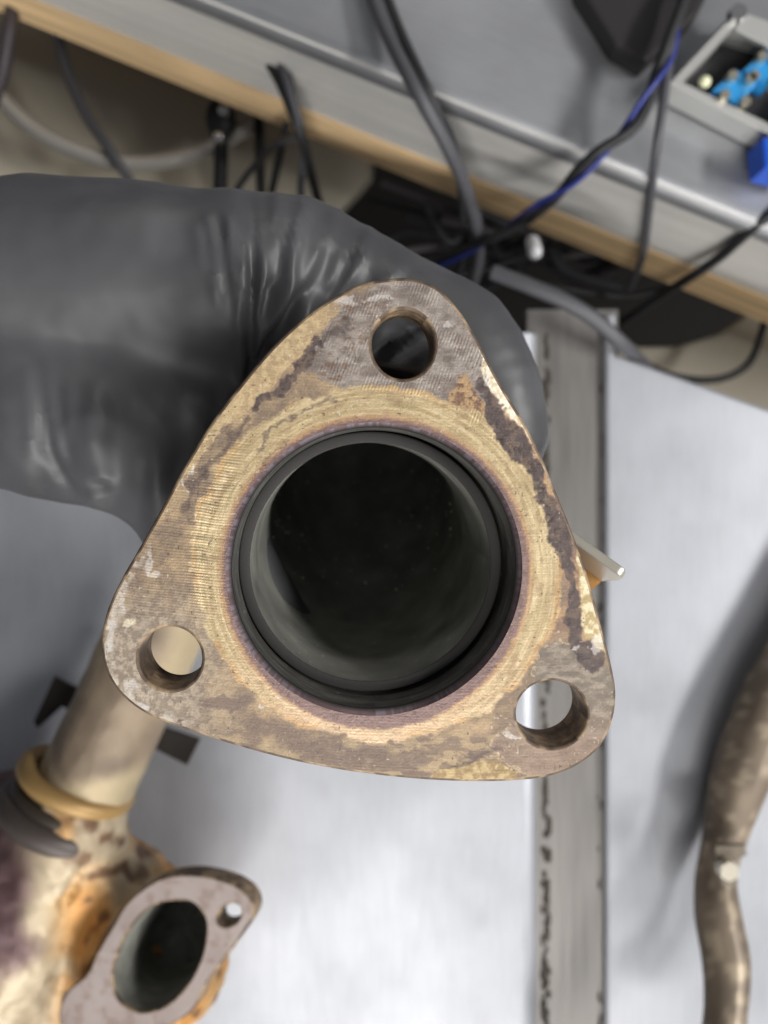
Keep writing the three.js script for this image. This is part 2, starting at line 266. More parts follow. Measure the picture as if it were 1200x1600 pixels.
// ---- stains, gasket print and machining marks of the flange face
const RG = { top: [[478, 575], [505, 520], [545, 470], [600, 430], [645, 428], [700, 450], [735, 500], [768, 565], [760, 640], [776, 690], [742, 668], [700, 640], [655, 618], [600, 610], [540, 610], [505, 600]],
  isle: [[698, 632], [712, 585], [728, 580], [744, 622], [770, 668], [800, 706], [770, 700], [730, 668], [705, 655]],
  right: [[842, 1016], [870, 1002], [905, 1006], [930, 1030], [975, 1050], [985, 1100], [960, 1150], [900, 1210], [840, 1216], [790, 1190], [768, 1168], [795, 1140], [812, 1110], [816, 1075], [838, 1045]],
  p1: [[752, 545], [772, 560], [800, 610], [842, 700], [826, 684], [800, 656], [776, 626], [760, 606], [754, 585]],
  p2: [[902, 845], [925, 885], [948, 960], [966, 1040], [944, 1020], [920, 1000], [908, 978], [911, 930], [906, 895]],
  p3: [[664, 1226], [676, 1206], [706, 1196], [745, 1188], [780, 1190], [800, 1202], [818, 1218], [800, 1230]],
  p4: [[520, 472], [545, 452], [490, 470], [440, 515], [385, 580], [330, 650], [285, 725], [262, 770], [280, 762], [312, 715], [345, 672], [385, 640], [425, 600], [470, 555], [500, 515]] };
const darkLines = [[[[398, 634], [428, 612], [458, 588], [480, 560], [498, 536]], 9, 0.95], [[[496, 540], [520, 520], [545, 505]], 7, 0.6], [[[388, 652], [362, 682], [340, 712], [322, 730], [300, 765], [286, 800]], 6, 0.62], [[[404, 700], [432, 668], [470, 648], [520, 628]], 3.4, 0.6],
  [[[752, 600], [790, 676], [826, 724], [860, 788], [884, 858], [896, 930], [898, 1000], [922, 1030]], 17, 1], [[[310, 735], [320, 745]], 9, 0.6], [[[690, 1196], [740, 1184], [790, 1172]], 5, 0.55], [[[400, 735], [425, 702], [450, 690]], 3, 0.5]];
const whites = [[232, 880, 10, 22], [243, 900, 14, 6], [198, 972, 9, 9], [175, 990, 8, 40], [185, 935, 8, 34], [205, 1070, 12, 10], [222, 1108, 14, 9], [545, 470, 16, 9], [590, 462, 26, 6], [700, 500, 8, 8], [762, 592, 9, 12], [900, 1014, 11, 4], [932, 1010, 8, 14], [296, 735, 4, 12], [290, 762, 4, 8], [830, 780, 0, 0], [440, 1086, 7, 4], [412, 1102, 8, 6], [800, 1150, 18, 6]];
RG.edge = outline;
const M3 = (a, b, t) => [mix(a[0], b[0], t), mix(a[1], b[1], t), mix(a[2], b[2], t)];
const S = 0.16, TS = 1280;
const faceRough = new Uint8Array(TS * TS * 4), faceBump = new Uint8Array(TS * TS * 4);
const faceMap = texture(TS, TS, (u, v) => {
  const lx = (u - 0.5) * S, ly = (v - 0.5) * S, [x, y] = toPix(lx, ly);
  const k = (Math.floor(v * TS) * TS + Math.floor(u * TS)) * 4;
  if (x < 140 || x > 985 || y < 420 || y > 1240 || (x - 587) ** 2 + (y - 897) ** 2 < 46000) return [110, 90, 84];
  const wx = x + (fbm(x / 26, y / 26, 3) - 0.5) * 26 + (fbm(x / 6, y / 6, 2) - 0.5) * 7, wy = y + (fbm(x / 26 + 50, y / 26, 3) - 0.5) * 26 + (fbm(x / 6 + 9, y / 6, 2) - 0.5) * 7;
  const r = Math.hypot(x - 587, y - 893), rw = Math.hypot(wx - 587, wy - 893), an = Math.atan2(y - 893, x - 587);
  const coarse = fbm(x / 38, y / 38, 4), fine = fbm(x / 7 + 30, y / 7, 3), grit = n2(x / 1.7, y / 1.7);
  // base scale
  let c = M3([126, 106, 88], [170, 143, 108], sm(0.3, 0.7, coarse));
  c = M3(c, [150, 128, 98], 0.4 * sm(0.5, 0.75, fine));
  let rough = 0.56, h = 0.5 + (fine - 0.5) * 0.25 + (grit - 0.5) * 0.15;
  // lower left lobe: greyer, pitted
  const ll = sm(420, 250, x) * sm(880, 1000, y); c = M3(c, M3([132, 118, 103], [172, 158, 140], sm(0.35, 0.7, fine)), 0.8 * ll);
  const bot = sm(1120, 1165, wy); c = M3(c, M3([118, 99, 86], [160, 138, 106], sm(0.42, 0.62, fbm(x / 22 + 7, y / 11, 4))), 0.8 * bot);
  // brown zone between the gasket ring and the right edge
  const rz = sm(700, 780, wx) * sm(1030, 960, wy) * sm(284, 300, rw); c = M3(c, M3([128, 98, 82], [168, 132, 96], sm(0.35, 0.65, fbm(x / 14, y / 14 + 20, 3))), 0.85 * rz);
  // lobes where the bolts were clamped
  let d = within(RG.top, wx, wy); if (d < 6) { const t = sm(5, -4, d); c = M3(c, M3([116, 105, 99], [154, 144, 137], sm(0.25, 0.75, fbm(x / 20, y / 11, 5))), 0.92 * t); const br = sm(0.6, 0.72, fbm(x / 12 + 80, y / 8, 3)) * sm(650, 520, x); c = M3(c, [116, 86, 68], 0.6 * br * t); rough = mix(rough, 0.46, t); }
  d = within(RG.isle, wx, wy); if (d < 4) c = M3(c, M3([120, 86, 66], [176, 138, 92], sm(0.3, 0.55, fine)), 0.85 * sm(3, -3, d));
  d = within(RG.right, wx, wy); if (d < 6) { const t = sm(4, -4, d), low = sm(1090, 1180, y); c = M3(c, M3(M3([108, 98, 88], [142, 130, 116], sm(0.3, 0.7, fbm(x / 18, y / 9, 4))), [140, 110, 92], 0.6 * low), 0.92 * t); if (Math.abs(d) < 2.5 && x < 900) c = M3(c, [190, 168, 130], 0.5 * sm(0.45, 0.6, fine)); rough = mix(rough, 0.5, t); }
  // gasket ring
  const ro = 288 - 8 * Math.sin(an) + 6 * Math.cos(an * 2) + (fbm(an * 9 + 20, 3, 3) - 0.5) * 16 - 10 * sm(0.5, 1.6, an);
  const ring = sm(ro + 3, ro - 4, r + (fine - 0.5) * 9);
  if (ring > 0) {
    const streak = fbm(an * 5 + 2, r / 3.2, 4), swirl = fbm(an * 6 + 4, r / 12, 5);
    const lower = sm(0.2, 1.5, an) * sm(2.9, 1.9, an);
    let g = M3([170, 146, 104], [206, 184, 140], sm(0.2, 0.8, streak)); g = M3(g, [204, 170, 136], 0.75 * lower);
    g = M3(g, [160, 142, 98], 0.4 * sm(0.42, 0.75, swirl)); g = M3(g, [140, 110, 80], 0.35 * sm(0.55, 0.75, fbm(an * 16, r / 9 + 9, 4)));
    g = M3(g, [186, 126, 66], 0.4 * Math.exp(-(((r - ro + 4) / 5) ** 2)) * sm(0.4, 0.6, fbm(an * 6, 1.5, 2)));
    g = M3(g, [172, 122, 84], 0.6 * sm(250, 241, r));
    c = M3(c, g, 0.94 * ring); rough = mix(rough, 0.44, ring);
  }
  // heat tint round the bore
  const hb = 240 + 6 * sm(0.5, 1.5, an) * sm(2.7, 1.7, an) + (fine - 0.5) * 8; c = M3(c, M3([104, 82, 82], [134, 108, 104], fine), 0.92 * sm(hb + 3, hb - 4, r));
  // pale scale outside the gasket print
  for (const [q, lo, hi, w] of [[RG.p1, [196, 176, 138], [232, 222, 200], 0.95], [RG.p2, [168, 146, 98], [214, 200, 164], 0.95], [RG.p3, [142, 116, 76], [186, 162, 112], 0.9], [RG.p4, [174, 147, 106], [196, 170, 124], 0.8]]) { const e = within(q, mix(x, wx, 0.55), mix(y, wy, 0.55)); if (e < 3) { c = M3(c, M3(lo, hi, sm(0.3, 0.7, fine)), w * sm(2, -2, e)); h += 0.15 * sm(2, -2, e); } }
  // dark deposits
  for (const [line, w, a] of darkLines) { const [e, at] = along(line, wx, wy), ww = w * (0.55 + 0.9 * fbm(at * 9 + w, 4, 2)); if (e < ww + 5) c = M3(c, M3([66, 55, 54], [98, 82, 78], fine), a * sm(ww + 2, ww - 4, e) * (0.72 + 0.28 * sm(0.3, 0.5, fbm(x / 9, y / 9, 2)))); }
  { const e = Math.hypot((wx - 350) / 46, (wy - 1098) / 16); c = M3(c, [112, 94, 86], 0.75 * sm(1.1, 0.7, e)); const [b] = along([[400, 1132], [480, 1164], [560, 1180], [650, 1188]], wx, wy); c = M3(c, [112, 94, 84], 0.7 * sm(20, 6, b)); }
  // light specks and bare metal
  const eLL = x < 330 && y > 830 ? sm(26, 6, -inside(RG.edge, x, y)) * sm(330, 240, x) * sm(830, 900, y) : 0; c = M3(c, [196, 188, 178], 0.7 * eLL * sm(0.4, 0.6, fbm(x / 9, y / 9 + 70, 3)));
  for (const [cx, cy, a, b] of whites) if (a && Math.abs(x - cx) < a * 2 && Math.abs(y - cy) < b * 2) { const e = Math.hypot((wx - cx) / a, (wy - cy) / b); c = M3(c, cx === 198 ? [236, 226, 190] : [198, 192, 188], 0.6 * sm(1, 0.6, e + (fine - 0.5) * 0.7)); }
  const sp = n2(x / 3.4 + 300, y / 3.4); c = M3(c, [204, 190, 168], 0.6 * sm(0.86, 0.95, sp) * (0.3 + 0.7 * sm(0.5, 0.65, fbm(x / 40 + 5, y / 40, 2)))); c = M3(c, [70, 58, 52], 0.6 * sm(0.13, 0.05, sp) * sm(0.45, 0.6, fbm(x / 30 + 77, y / 30, 2)));
  // facing cuts: fine lines left by the cutter, dirt in the grooves
  const ph = y + (x - 300) * -0.10 + ((x - 300) * (x - 300)) / 9000, ln = n2(ph / 2.6, x / 110), cut = Math.sin(ph * 1.42 + fbm(x / 50, y / 50, 2) * 9) * 0.5 + 0.5;
  const am = 0.035 + 0.34 * sm(400, 345, x) * sm(620, 740, y) * sm(990, 930, y) * (0.25 + 0.75 * Math.exp(-(((r - 280) / 16) ** 2))); const m = 1 + (ln - 0.5) * am + (cut - 0.5) * am * 0.7 + (grit - 0.5) * 0.10;
  h += (cut - 0.5) * am * 0.9 + (ln - 0.5) * 0.1;
  if (within(RG.top, x, y) < 0) { const q = Math.sin((x * 0.94 + y * 0.35) * 1.25) * 0.5 + 0.5; const z = sm(0.35, 0.6, fbm(x / 24 + 3, y / 24, 2)); h += (q - 0.5) * 0.16 * z; c = c.map((w) => w * (1 + (q - 0.5) * 0.10 * z)); }
  const lum = 0.3 * c[0] + 0.59 * c[1] + 0.11 * c[2]; c = M3(c, [lum, lum, lum], 0.16).map((w) => w * m);
  faceRough[k] = faceRough[k + 1] = faceRough[k + 2] = clamp(rough + (fine - 0.5) * 0.22, 0.25, 0.9) * 255; faceRough[k + 3] = 255;
  faceBump[k] = faceBump[k + 1] = faceBump[k + 2] = clamp(h) * 255; faceBump[k + 3] = 255;
  return c;
});
function raw(a) { const t = new THREE.DataTexture(a, TS, TS); t.magFilter = THREE.LinearFilter; t.wrapS = t.wrapT = THREE.RepeatWrapping; t.needsUpdate = true; return t; }
const fr = raw(faceRough), fb = raw(faceBump);
for (const t of [faceMap, fr, fb]) { t.repeat.set(1 / S, 1 / S); t.offset.set(0.5, 0.5); }
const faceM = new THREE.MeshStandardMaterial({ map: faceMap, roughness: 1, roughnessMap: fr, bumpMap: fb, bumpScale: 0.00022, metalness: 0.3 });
const rustNoise = texture(256, 256, (u, v) => { const k = fbm(u * 8, v * 8, 4), j = fbm(u * 30, v * 30, 3); const c = M3([90, 75, 62], [146, 126, 102], sm(0.3, 0.7, k)); return c.map((w) => w * (0.75 + j * 0.5)); });
rustNoise.repeat.set(30, 30);
const sideM = new THREE.MeshStandardMaterial({ map: rustNoise, roughness: 0.6, metalness: 0.3 });
{
  const s = new THREE.Shape(outline.map((p) => new THREE.Vector2(...toLocal(p))));
  const ell = (cx, cy, a, b, n = 48) => Array.from({ length: n }, (_, i) => [cx + a * Math.cos(-i / n * 2 * Math.PI), cy + b * Math.sin(-i / n * 2 * Math.PI)]);
  for (const [cx, cy, a, b] of holesPx) s.holes.push(new THREE.Path(ell(cx, cy, a, b).map((p) => new THREE.Vector2(...toLocal(p)))));
  s.holes.push(new THREE.Path(Array.from({ length: 128 }, (_, i) => new THREE.Vector2(0.0324 * Math.cos(-i / 64 * Math.PI), 0.0324 * Math.sin(-i / 64 * Math.PI)))));
  const bv = 0.0007, g = new THREE.ExtrudeGeometry(s, { depth: T - 2 * bv, bevelEnabled: true, bevelSize: bv, bevelThickness: bv, bevelOffset: -bv, bevelSegments: 3, curveSegments: 4 });
  g.translate(0, 0, -T + bv); inLocal(g);
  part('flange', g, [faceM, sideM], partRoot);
}
function lathe(prof, n = 128, a0 = 0, a1 = Math.PI * 2) { const g = new THREE.LatheGeometry(prof.map(([r, z]) => new THREE.Vector2(r, z)), n, a0, a1); g.rotateX(Math.PI / 2); return g; }   // axis -> local z
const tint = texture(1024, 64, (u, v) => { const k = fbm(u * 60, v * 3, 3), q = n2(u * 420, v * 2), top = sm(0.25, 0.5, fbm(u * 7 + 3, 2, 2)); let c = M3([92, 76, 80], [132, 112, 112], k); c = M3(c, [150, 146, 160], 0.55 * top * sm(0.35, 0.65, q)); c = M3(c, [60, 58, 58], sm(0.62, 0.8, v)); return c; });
const wall = texture(1024, 128, (u, v) => { const k = fbm(u * 40, v * 12, 4), q = n2(u * 300, v * 30); const g = 66 + k * 50 + (q > 0.93 ? 40 : 0); return [g, g * 0.99, g * 0.95]; });
part('bore_lip', inLocal(lathe([[0.0331, -0.0004], [0.0327, -0.0002], [0.0322, -0.0004], [0.0308, -0.0018], [0.0307, -0.0024]])), new THREE.MeshStandardMaterial({ map: tint, roughness: 0.42, metalness: 0.55 }), partRoot);
part('bore_wall', inLocal(lathe([[0.0307, -0.0023], [0.0306, -0.0050], [0.0302, -0.0052], [0.0301, -0.0090], [0.0300, -0.0135], [0.0280, -0.0138]])), new THREE.MeshStandardMaterial({ map: wall, roughness: 0.5, metalness: 0.4 }), partRoot);

let sootM;                                                     // grey soot that coats the inside of both exhaust parts
// ---- bent pipe behind the flange
const path = (() => { const p = []; const c = V(-0.0006, 0.0004, 0); for (let i = 0; i <= 8; i++) p.push(toWorld(c.x, c.y, -0.0085 - i * 0.0032));
  let dir = axisDir.clone(), q = p[p.length - 1].clone(); const bend = V(-1, 0, 0).addScaledVector(axisDir, axisDir.x).normalize(); const N = 26, dth = 1.25 / N; for (let i = 0; i < N; i++) { dir.applyAxisAngle(bend, -dth); q = q.clone().addScaledVector(dir, 0.0044); p.push(q); } return p; })();
{
  const curve = new THREE.CatmullRomCurve3(path), n = 110, fr0 = curve.computeFrenetFrames(n, false);
  const skin = (r, flip) => { const g = new THREE.TubeGeometry(curve, n, r, 72, false); if (flip) { const i = g.index.array; for (let k = 0; k < i.length; k += 3) { const t = i[k]; i[k] = i[k + 1]; i[k + 1] = t; } const no = g.attributes.normal.array; for (let k = 0; k < no.length; k++) no[k] = -no[k]; } return g; };
  part('pipe', skin(0.0294), sideM, partRoot);
  const soot = texture(512, 512, (u, v) => { const k = fbm(u * 22, v * 22, 4), s = n2(u * 150, v * 110); const g = 92 + k * 54 + (s > 0.95 ? 30 : 0); return [g, g, g * 0.95]; });
  sootM = new THREE.MeshStandardMaterial({ map: soot, roughness: 0.55, metalness: 0.1, side: THREE.DoubleSide });
  part('pipe_lining', skin(0.0270, true), sootM, partRoot);
  const cr = inLocal(lathe([[0.0270, -0.0085], [0.0274, -0.0081], [0.0290, -0.0081], [0.0294, -0.0085]])); cr.translate(...toWorld(-0.0006, 0.0004, 0).sub(Of).toArray());
  part('pipe_rim', cr, std(0x2a2827, 0.8, 0), partRoot);
  const fl = []; for (let i = 0; i < 170; i++) { const t = 0.40 + rnd() * 0.4, p = curve.getPoint(t), a = rnd() * 6.28, k = Math.floor(t * n), w = p.clone().addScaledVector(fr0.normals[k], Math.cos(a) * 0.0267).addScaledVector(fr0.binormals[k], Math.sin(a) * 0.0267); const g = new THREE.TetrahedronGeometry(0.0003 + rnd() * rnd() * 0.0007); g.translate(w.x, w.y, w.z); fl.push(g); }
  part('ash_flakes', mergeGeometries(fl), std(0xcfccc4, 0.7), partRoot).userData.kind = 'stuff';
}
{ // sheet metal tab sticking out behind the flange
  const tabM = std(0xc9c3b6, 0.32, 0.7), a = P(880, 822, .186), b = P(978, 893, .184), down = V(-0.15, -1, 0.25).normalize();
  const dir = b.clone().sub(a), th = dir.clone().cross(down).normalize().multiplyScalar(0.0012), g = new THREE.BufferGeometry(), q = [];
  const s = new THREE.Shape(); const L = dir.length(); s.moveTo(-0.02, 0); s.lineTo(L - 0.002, 0); s.quadraticCurveTo(L, 0, L, -0.002); s.lineTo(L - 0.004, -0.016); s.lineTo(-0.02, -0.022); s.closePath();
  const eg = new THREE.ExtrudeGeometry(s, { depth: 0.0016, bevelEnabled: true, bevelSize: 0.0004, bevelThickness: 0.0004, bevelSegments: 2 });
  const ex = dir.clone().normalize(), ey = down.clone().negate().addScaledVector(ex, down.dot(ex)).normalize(), ez = ex.clone().cross(ey);
  eg.applyMatrix4(new THREE.Matrix4().makeBasis(ex, ey, ez).setPosition(a)); part('bracket_tab', eg, tabM, partRoot);
  const web = slab([[860, 840], [930, 868], [955, 892], [930, 918], [860, 950]], .1925, .002); part('bracket_web', web, std(0x9a7038, 0.7, 0.2), partRoot);
}

// ------------------------------------------------------------------ gloved hand
{
  const k3 = (px, py, d) => P(px, py, d), caps = [];
  const chain = (pts, kk = 0.010) => { for (let i = 0; i < pts.length - 1; i++) caps.push([cap(k3(...pts[i]), k3(...pts[i + 1]), pts[i][3] / 1000, pts[i + 1][3] / 1000), kk]); };
  chain([[-1150, 450, .235, 33], [-420, 442, .222, 27], [-100, 437, .216, 24.6], [60, 440, .214, 24.2], [200, 444, .213, 23.4], [385, 446, .213, 23]], 0.012);                     // forearm edge, back of the hand
  chain([[-1150, 620, .245, 30], [-420, 630, .232, 24], [-100, 632, .220, 20.5], [90, 656, .213, 19.2], [185, 676, .212, 17.6], [255, 716, .212, 15.5]], 0.012);  // wrist, ball of the thumb
  chain([[-1000, 540, .272, 34], [-300, 540, .262, 30], [120, 545, .262, 31], [330, 560, .262, 27]], 0.02);                                               // body of the palm
  const index = [[385, 446, .213, 23], [470, 432, .216, 18.5], [540, 452, .217, 15.5], [604, 480, .217, 13.8], [672, 503, .217, 12.6], [719, 527, .218, 12.2], [752, 567, .218, 11.9], [774, 622, .219, 11.6], [783, 684, .220, 11.0], [772, 744, .221, 9.6]];
  chain(index, 0.008);
  for (const [dd, s, sx, sy] of [[.021, 1.0, -4, 8], [.041, 0.97, -10, 14], [.060, 0.85, -22, 20]]) chain(index.map(([x, y, d, r], i) => { const q = (d + dd) / d; return [600 + (x - 600 + sx) / q * 1.04, 800 + (y - 800 + sy) / q * 1.04, d + dd, r * s * (i < 2 ? 0.8 : 1)]; }), 0.007);
  chain([[300, 470, .226, 20], [310, 590, .228, 20], [285, 690, .226, 18]], 0.02);          // web between thumb and forefinger
  chain([[255, 716, .212, 15.5], [322, 840, .214, 14], [372, 930, .216, 12.6], [440, 990, .218, 10.5]], 0.008);                    // thumb behind the flange
  const field = (x, y, z) => { let d = 1; for (const [f, k] of caps) { const e = f(x, y, z); if (e < 0.05) d = smin(d, e, k); } return d; };
  const g = netted(field, V(-0.39, 0.095, -0.125), V(0.055, 0.245, 0.062), 0.00105);
  // folds of the stretched glove, pressed into the surface
  const folds = [];
  const add = (line, w, dep) => folds.push([line, w + 3, dep]);
  add([[393, 362], [397, 430], [392, 500], [393, 570], [400, 640]], 4, 3.4); add([[338, 322], [346, 380], [352, 430], [357, 500]], 4, 2.0); add([[322, 340], [328, 390], [335, 440]], 5, 0.9); add([[368, 350], [372, 420], [370, 500]], 6, 0.8);
  add([[478, 440], [445, 500], [412, 560], [398, 620]], 6, 3.2); add([[430, 425], [414, 490], [402, 560]], 5, 2.6); add([[520, 470], [470, 530], [430, 590]], 6, 2.2);
  add([[520, 372], [500, 420], [470, 480]], 6, 1.2); add([[560, 380], [540, 430], [508, 490]], 5, 1.0);
  add([[62, 565], [65, 640], [74, 705], [94, 750], [122, 778]], 6, 1.4); add([[82, 575], [88, 640], [98, 705], [112, 745]], 7, 1.0);
  add([[140, 752], [156, 758], [172, 766]], 6, 1.4);
  add([[575, 566], [612, 536], [650, 512], [690, 494]], 5, 3.2); add([[590, 592], [635, 566], [690, 535]], 6, 1.2); add([[600, 520], [640, 500]], 5, 0.9);
  for (let i = 0; i < 6; i++) add([[742 + rnd() * 10, 520 + i * 28], [800, 500 + i * 30], [850, 495 + i * 32]], 8, 0.22);
  const pos = g.attributes.position, nor = g.attributes.normal, col = [];
  for (let i = 0; i < pos.count; i++) {
    const p = V(pos.getX(i), pos.getY(i), pos.getZ(i)), n = V(nor.getX(i), nor.getY(i), nor.getZ(i)), [x, y] = pix(p), up = sm(0.05, 0.5, n.y); let dd = 0;
    if (up > 0) {
      for (const [l, w, dep] of folds) { const [e, t] = along(l, x, y); if (e > w * 5) continue; const win = sm(0, 0.22, t) * sm(1, 0.72, t); dd -= dep * 0.001 * win * Math.exp(-((e / w) ** 2)); dd += dep * 0.00042 * win * Math.exp(-(((e - w * 2) / (w * 1.1)) ** 2)); }
      dd -= 0.0030 * Math.exp(-(((x - 318) / 95) ** 2) - (((y - 590) / 52) ** 2));
      // taut gathers: they fan out from the crook of the hand towards the knuckles, and run down the ball of the thumb
      const ax = x - 388, ay = y - 660, rr = Math.sqrt(ax * ax + ay * ay), th = Math.atan2(ay, ax);
      const fan = sm(-1.68, -1.5, th) * sm(-0.45, -0.8, th) * sm(70, 170, rr) * sm(400, 300, rr), ga = (th + 0.00035 * rr) * 17;
      if (fan > 0) { const q = n2(ga + fbm(rr / 90, th * 3, 2) * 1.1, rr / 210 + 7), w = n2(ga * 2.1 + 40, rr / 130); dd += fan * ((q - 0.5) * 0.0050 + (w - 0.5) * 0.0010); }
      const low = sm(575, 660, y) * sm(30, 70, x) * sm(420, 330, x); if (low > 0) { const gx = x / 33 + fbm(y / 120, x / 200, 2) * 1.3; dd += low * ((n2(gx, y / 260 + 3) - 0.5) * 0.0031 + (n2(gx * 2.2 + 20, y / 120) - 0.5) * 0.0004); }
      dd *= up;
    }
    dd += (n3(p.x * 90, p.y * 90, p.z * 90) - 0.5) * 0.0012 + (n3(p.x * 300, p.y * 300, p.z * 300) - 0.5) * 0.0003;
    pos.setXYZ(i, p.x + n.x * dd, p.y + n.y * dd, p.z + n.z * dd);
    const dust = sm(0.52, 0.75, n3(p.x * 60 + 9, p.y * 60, p.z * 60)), q = 0.060 + 0.018 * dust; col.push(q, q * 1.01, q * 1.10);
  }
  { // relax the mesh so that the folds stay soft
    const ix = g.index.array, N = pos.count, p = pos.array; for (let it = 0; it < 2; it++) { const a = new Float32Array(N * 3), w = new Float32Array(N); const put = (i, j) => { a[i * 3] += p[j * 3]; a[i * 3 + 1] += p[j * 3 + 1]; a[i * 3 + 2] += p[j * 3 + 2]; w[i]++; };
      for (let k = 0; k < ix.length; k += 3) { const [b, c, d] = [ix[k], ix[k + 1], ix[k + 2]]; put(b, c); put(b, d); put(c, b); put(c, d); put(d, b); put(d, c); }
      for (let i = 0; i < N; i++) if (w[i]) for (let k = 0; k < 3; k++) p[i * 3 + k] = mix(p[i * 3 + k], a[i * 3 + k] / w[i], 0.6); } }
  g.setAttribute('color', new THREE.Float32BufferAttribute(col, 3)); g.computeVertexNormals();
  single('gloved_hand', g, new THREE.MeshStandardMaterial({ vertexColors: true, roughness: 0.49 }), 'left hand in a wrinkled black nitrile glove gripping the bent pipe behind the flange', 'hand');
}

// ------------------------------------------------------------------ cast manifold on the bench, lower left
{
  const root = thing('exhaust_manifold', 'rusty cast exhaust manifold with an oval two bolt port lying on the bench', 'manifold', V(tx(120), 0, tz(1400)));
  const pcol = (g, fn) => { const p = g.attributes.position, c = []; for (let i = 0; i < p.count; i++) { const q = V(p.getX(i), p.getY(i), p.getZ(i)); c.push(...fn(q, ...pix(q)).map((w) => Math.pow(w / 255, 2.2))); } g.setAttribute('color', new THREE.Float32BufferAttribute(c, 3)); };
  const rough = (g, a) => { const p = g.attributes.position, n = g.attributes.normal; for (let i = 0; i < p.count; i++) { const x = p.getX(i), y = p.getY(i), z = p.getZ(i), d = (n3(x * 160, y * 160, z * 160) - 0.5) * a + (n3(x * 420, y * 420, z * 420) - 0.5) * a * 0.5; p.setXYZ(i, x + n.getX(i) * d, y + n.getY(i) * d, z + n.getZ(i) * d); } g.computeVertexNormals(); };
  // port face plane
  const Np = V(-0.20, 1, -0.08).normalize(), Op = P(246, 1497, .318), Up = V(1, 0, 0).addScaledVector(Np, -Np.x).normalize(), Wp = Np.clone().cross(Up), MP = new THREE.Matrix4().makeBasis(Up, Wp, Np).setPosition(Op);
  const loc = ([px, py]) => { const o = V(0, H, 0), r = P(px, py, 1).sub(o), t = Op.clone().sub(o).dot(Np) / r.dot(Np), q = o.addScaledVector(r, t).sub(Op); return new THREE.Vector2(q.dot(Up), q.dot(Wp)); };
  const bore = smooth([[176, 1528], [186, 1484], [206, 1448], [232, 1420], [264, 1409], [298, 1411], [318, 1432], [321, 1462], [311, 1504], [286, 1546], [252, 1574], [214, 1580], [186, 1562]], 60).map(loc);
  const castM = new THREE.MeshStandardMaterial({ vertexColors: true, roughness: 0.55, metalness: 0.3 });
  // castings as distance fields
  const W = (x, y, d) => P(x, y, d);
  const runner = [cap(W(260, 950, .352), W(170, 1150, .352), .0215, .0215), cap(W(170, 1150, .352), W(112, 1270, .352), .0215, .0225)];
  const body = [[cap(W(112, 1270, .352), W(30, 1440, .352), .0245, .026), .012], [cap(W(30, 1440, .352), W(-60, 1640, .355), .027, .03), .014], [cap(W(10, 1300, .365), W(-120, 1430, .365), .028, .034), .014],
    [cap(W(170, 1400, .36), W(235, 1490, .352), .016, .024), .016], [cap(W(205, 1365, .368), W(256, 1388, .372), .012, .010), .014], [cap(W(140, 1530, .37), W(60, 1640, .37), .02, .024), .014], [cap(W(120, 1330, .345), W(200, 1385, .36), .012, .011), .016], [cap(W(246, 1497, .345), W(205, 1515, .39), .0315, .028), .012]];
  const bmin = bore.reduce((a, b) => [Math.min(a[0], b.x), Math.max(a[1], b.x)], [1, -1]);
  const inv = MP.clone().invert(), borePoly = bore.map((v) => [v.x, v.y]), tmp = V(0, 0, 0);
  const cut = (x, y, z, d) => { tmp.set(x, y, z).applyMatrix4(inv); if (tmp.z > -0.05 && Math.abs(tmp.x) < 0.06 && Math.abs(tmp.y) < 0.06) { const q = clamp((-tmp.z - 0.012) / 0.044), k = q * q; d = Math.max(d, -(inside(borePoly, tmp.x + 0.016 * k, tmp.y + 0.012 * k) - 0.003)); } d = Math.max(d, tmp.z + 0.006 - (Math.hypot(tmp.x, tmp.y) > 0.05 ? 1 : 0)); return d; };
  const bf = (x, y, z) => { let d = 1; for (const [f, k] of body) d = smin(d, f(x, y, z), k); return Math.max(cut(x, y, z, d), -y + 0.001); };
  const bg = netted(bf, V(-0.27, -0.004, 0.11), V(-0.055, 0.125, 0.30), 0.002); rough(bg, 0.0022);
  pcol(bg, (q, x, y) => { const k = n3(q.x * 70, q.y * 70, q.z * 70), j = n3(q.x * 190, q.y * 190, q.z * 190), m = n3(q.x * 45 + 5, q.y * 45, q.z * 45); let c = M3([150, 134, 112], [190, 176, 150], k); c = M3(c, [186, 128, 62], 0.85 * sm(0.42, 0.62, m) * sm(60, 130, x)); c = M3(c, [92, 66, 48], 0.8 * sm(0.56, 0.72, j) * sm(70, 150, x)); const pur = sm(70, 10, x + (k - 0.5) * 60) * sm(1560, 1480, y); return M3(c, M3([78, 58, 60], [104, 82, 84], j), pur); });
  part('casting', bg, castM, root);
  const rg = netted((x, y, z) => Math.min(...runner.map((f) => f(x, y, z))), V(-0.19, 0.03, 0.03), V(-0.06, 0.105, 0.19), 0.0022); rough(rg, 0.0008);
  pcol(rg, (q) => { const k = n3(q.x * 80, q.y * 80, q.z * 80), j = n3(q.x * 30, q.y * 30, q.z * 30); return M3(M3([98, 86, 75], [146, 130, 110], k), [190, 174, 140], 0.7 * sm(0.5, 0.68, j)); });
  part('runner', rg, castM, root);
  { const c = W(112, 1238, .352), ax = W(170, 1150, .352).sub(W(112, 1270, .352)).normalize(); for (const [o, r, w, hex] of [[0.006, .0248, .0042, 0x9b7d4e], [-0.004, .0238, .0034, 0x3a332d], [-0.011, .0262, .0060, 0x4a4340]]) { const t = new THREE.TorusGeometry(r - w * 0.4, w, 14, 60); t.lookAt(ax); const q = c.clone().addScaledVector(ax, o); t.translate(q.x, q.y, q.z); part('collar', t, std(hex, 0.5, 0.3), root); } }
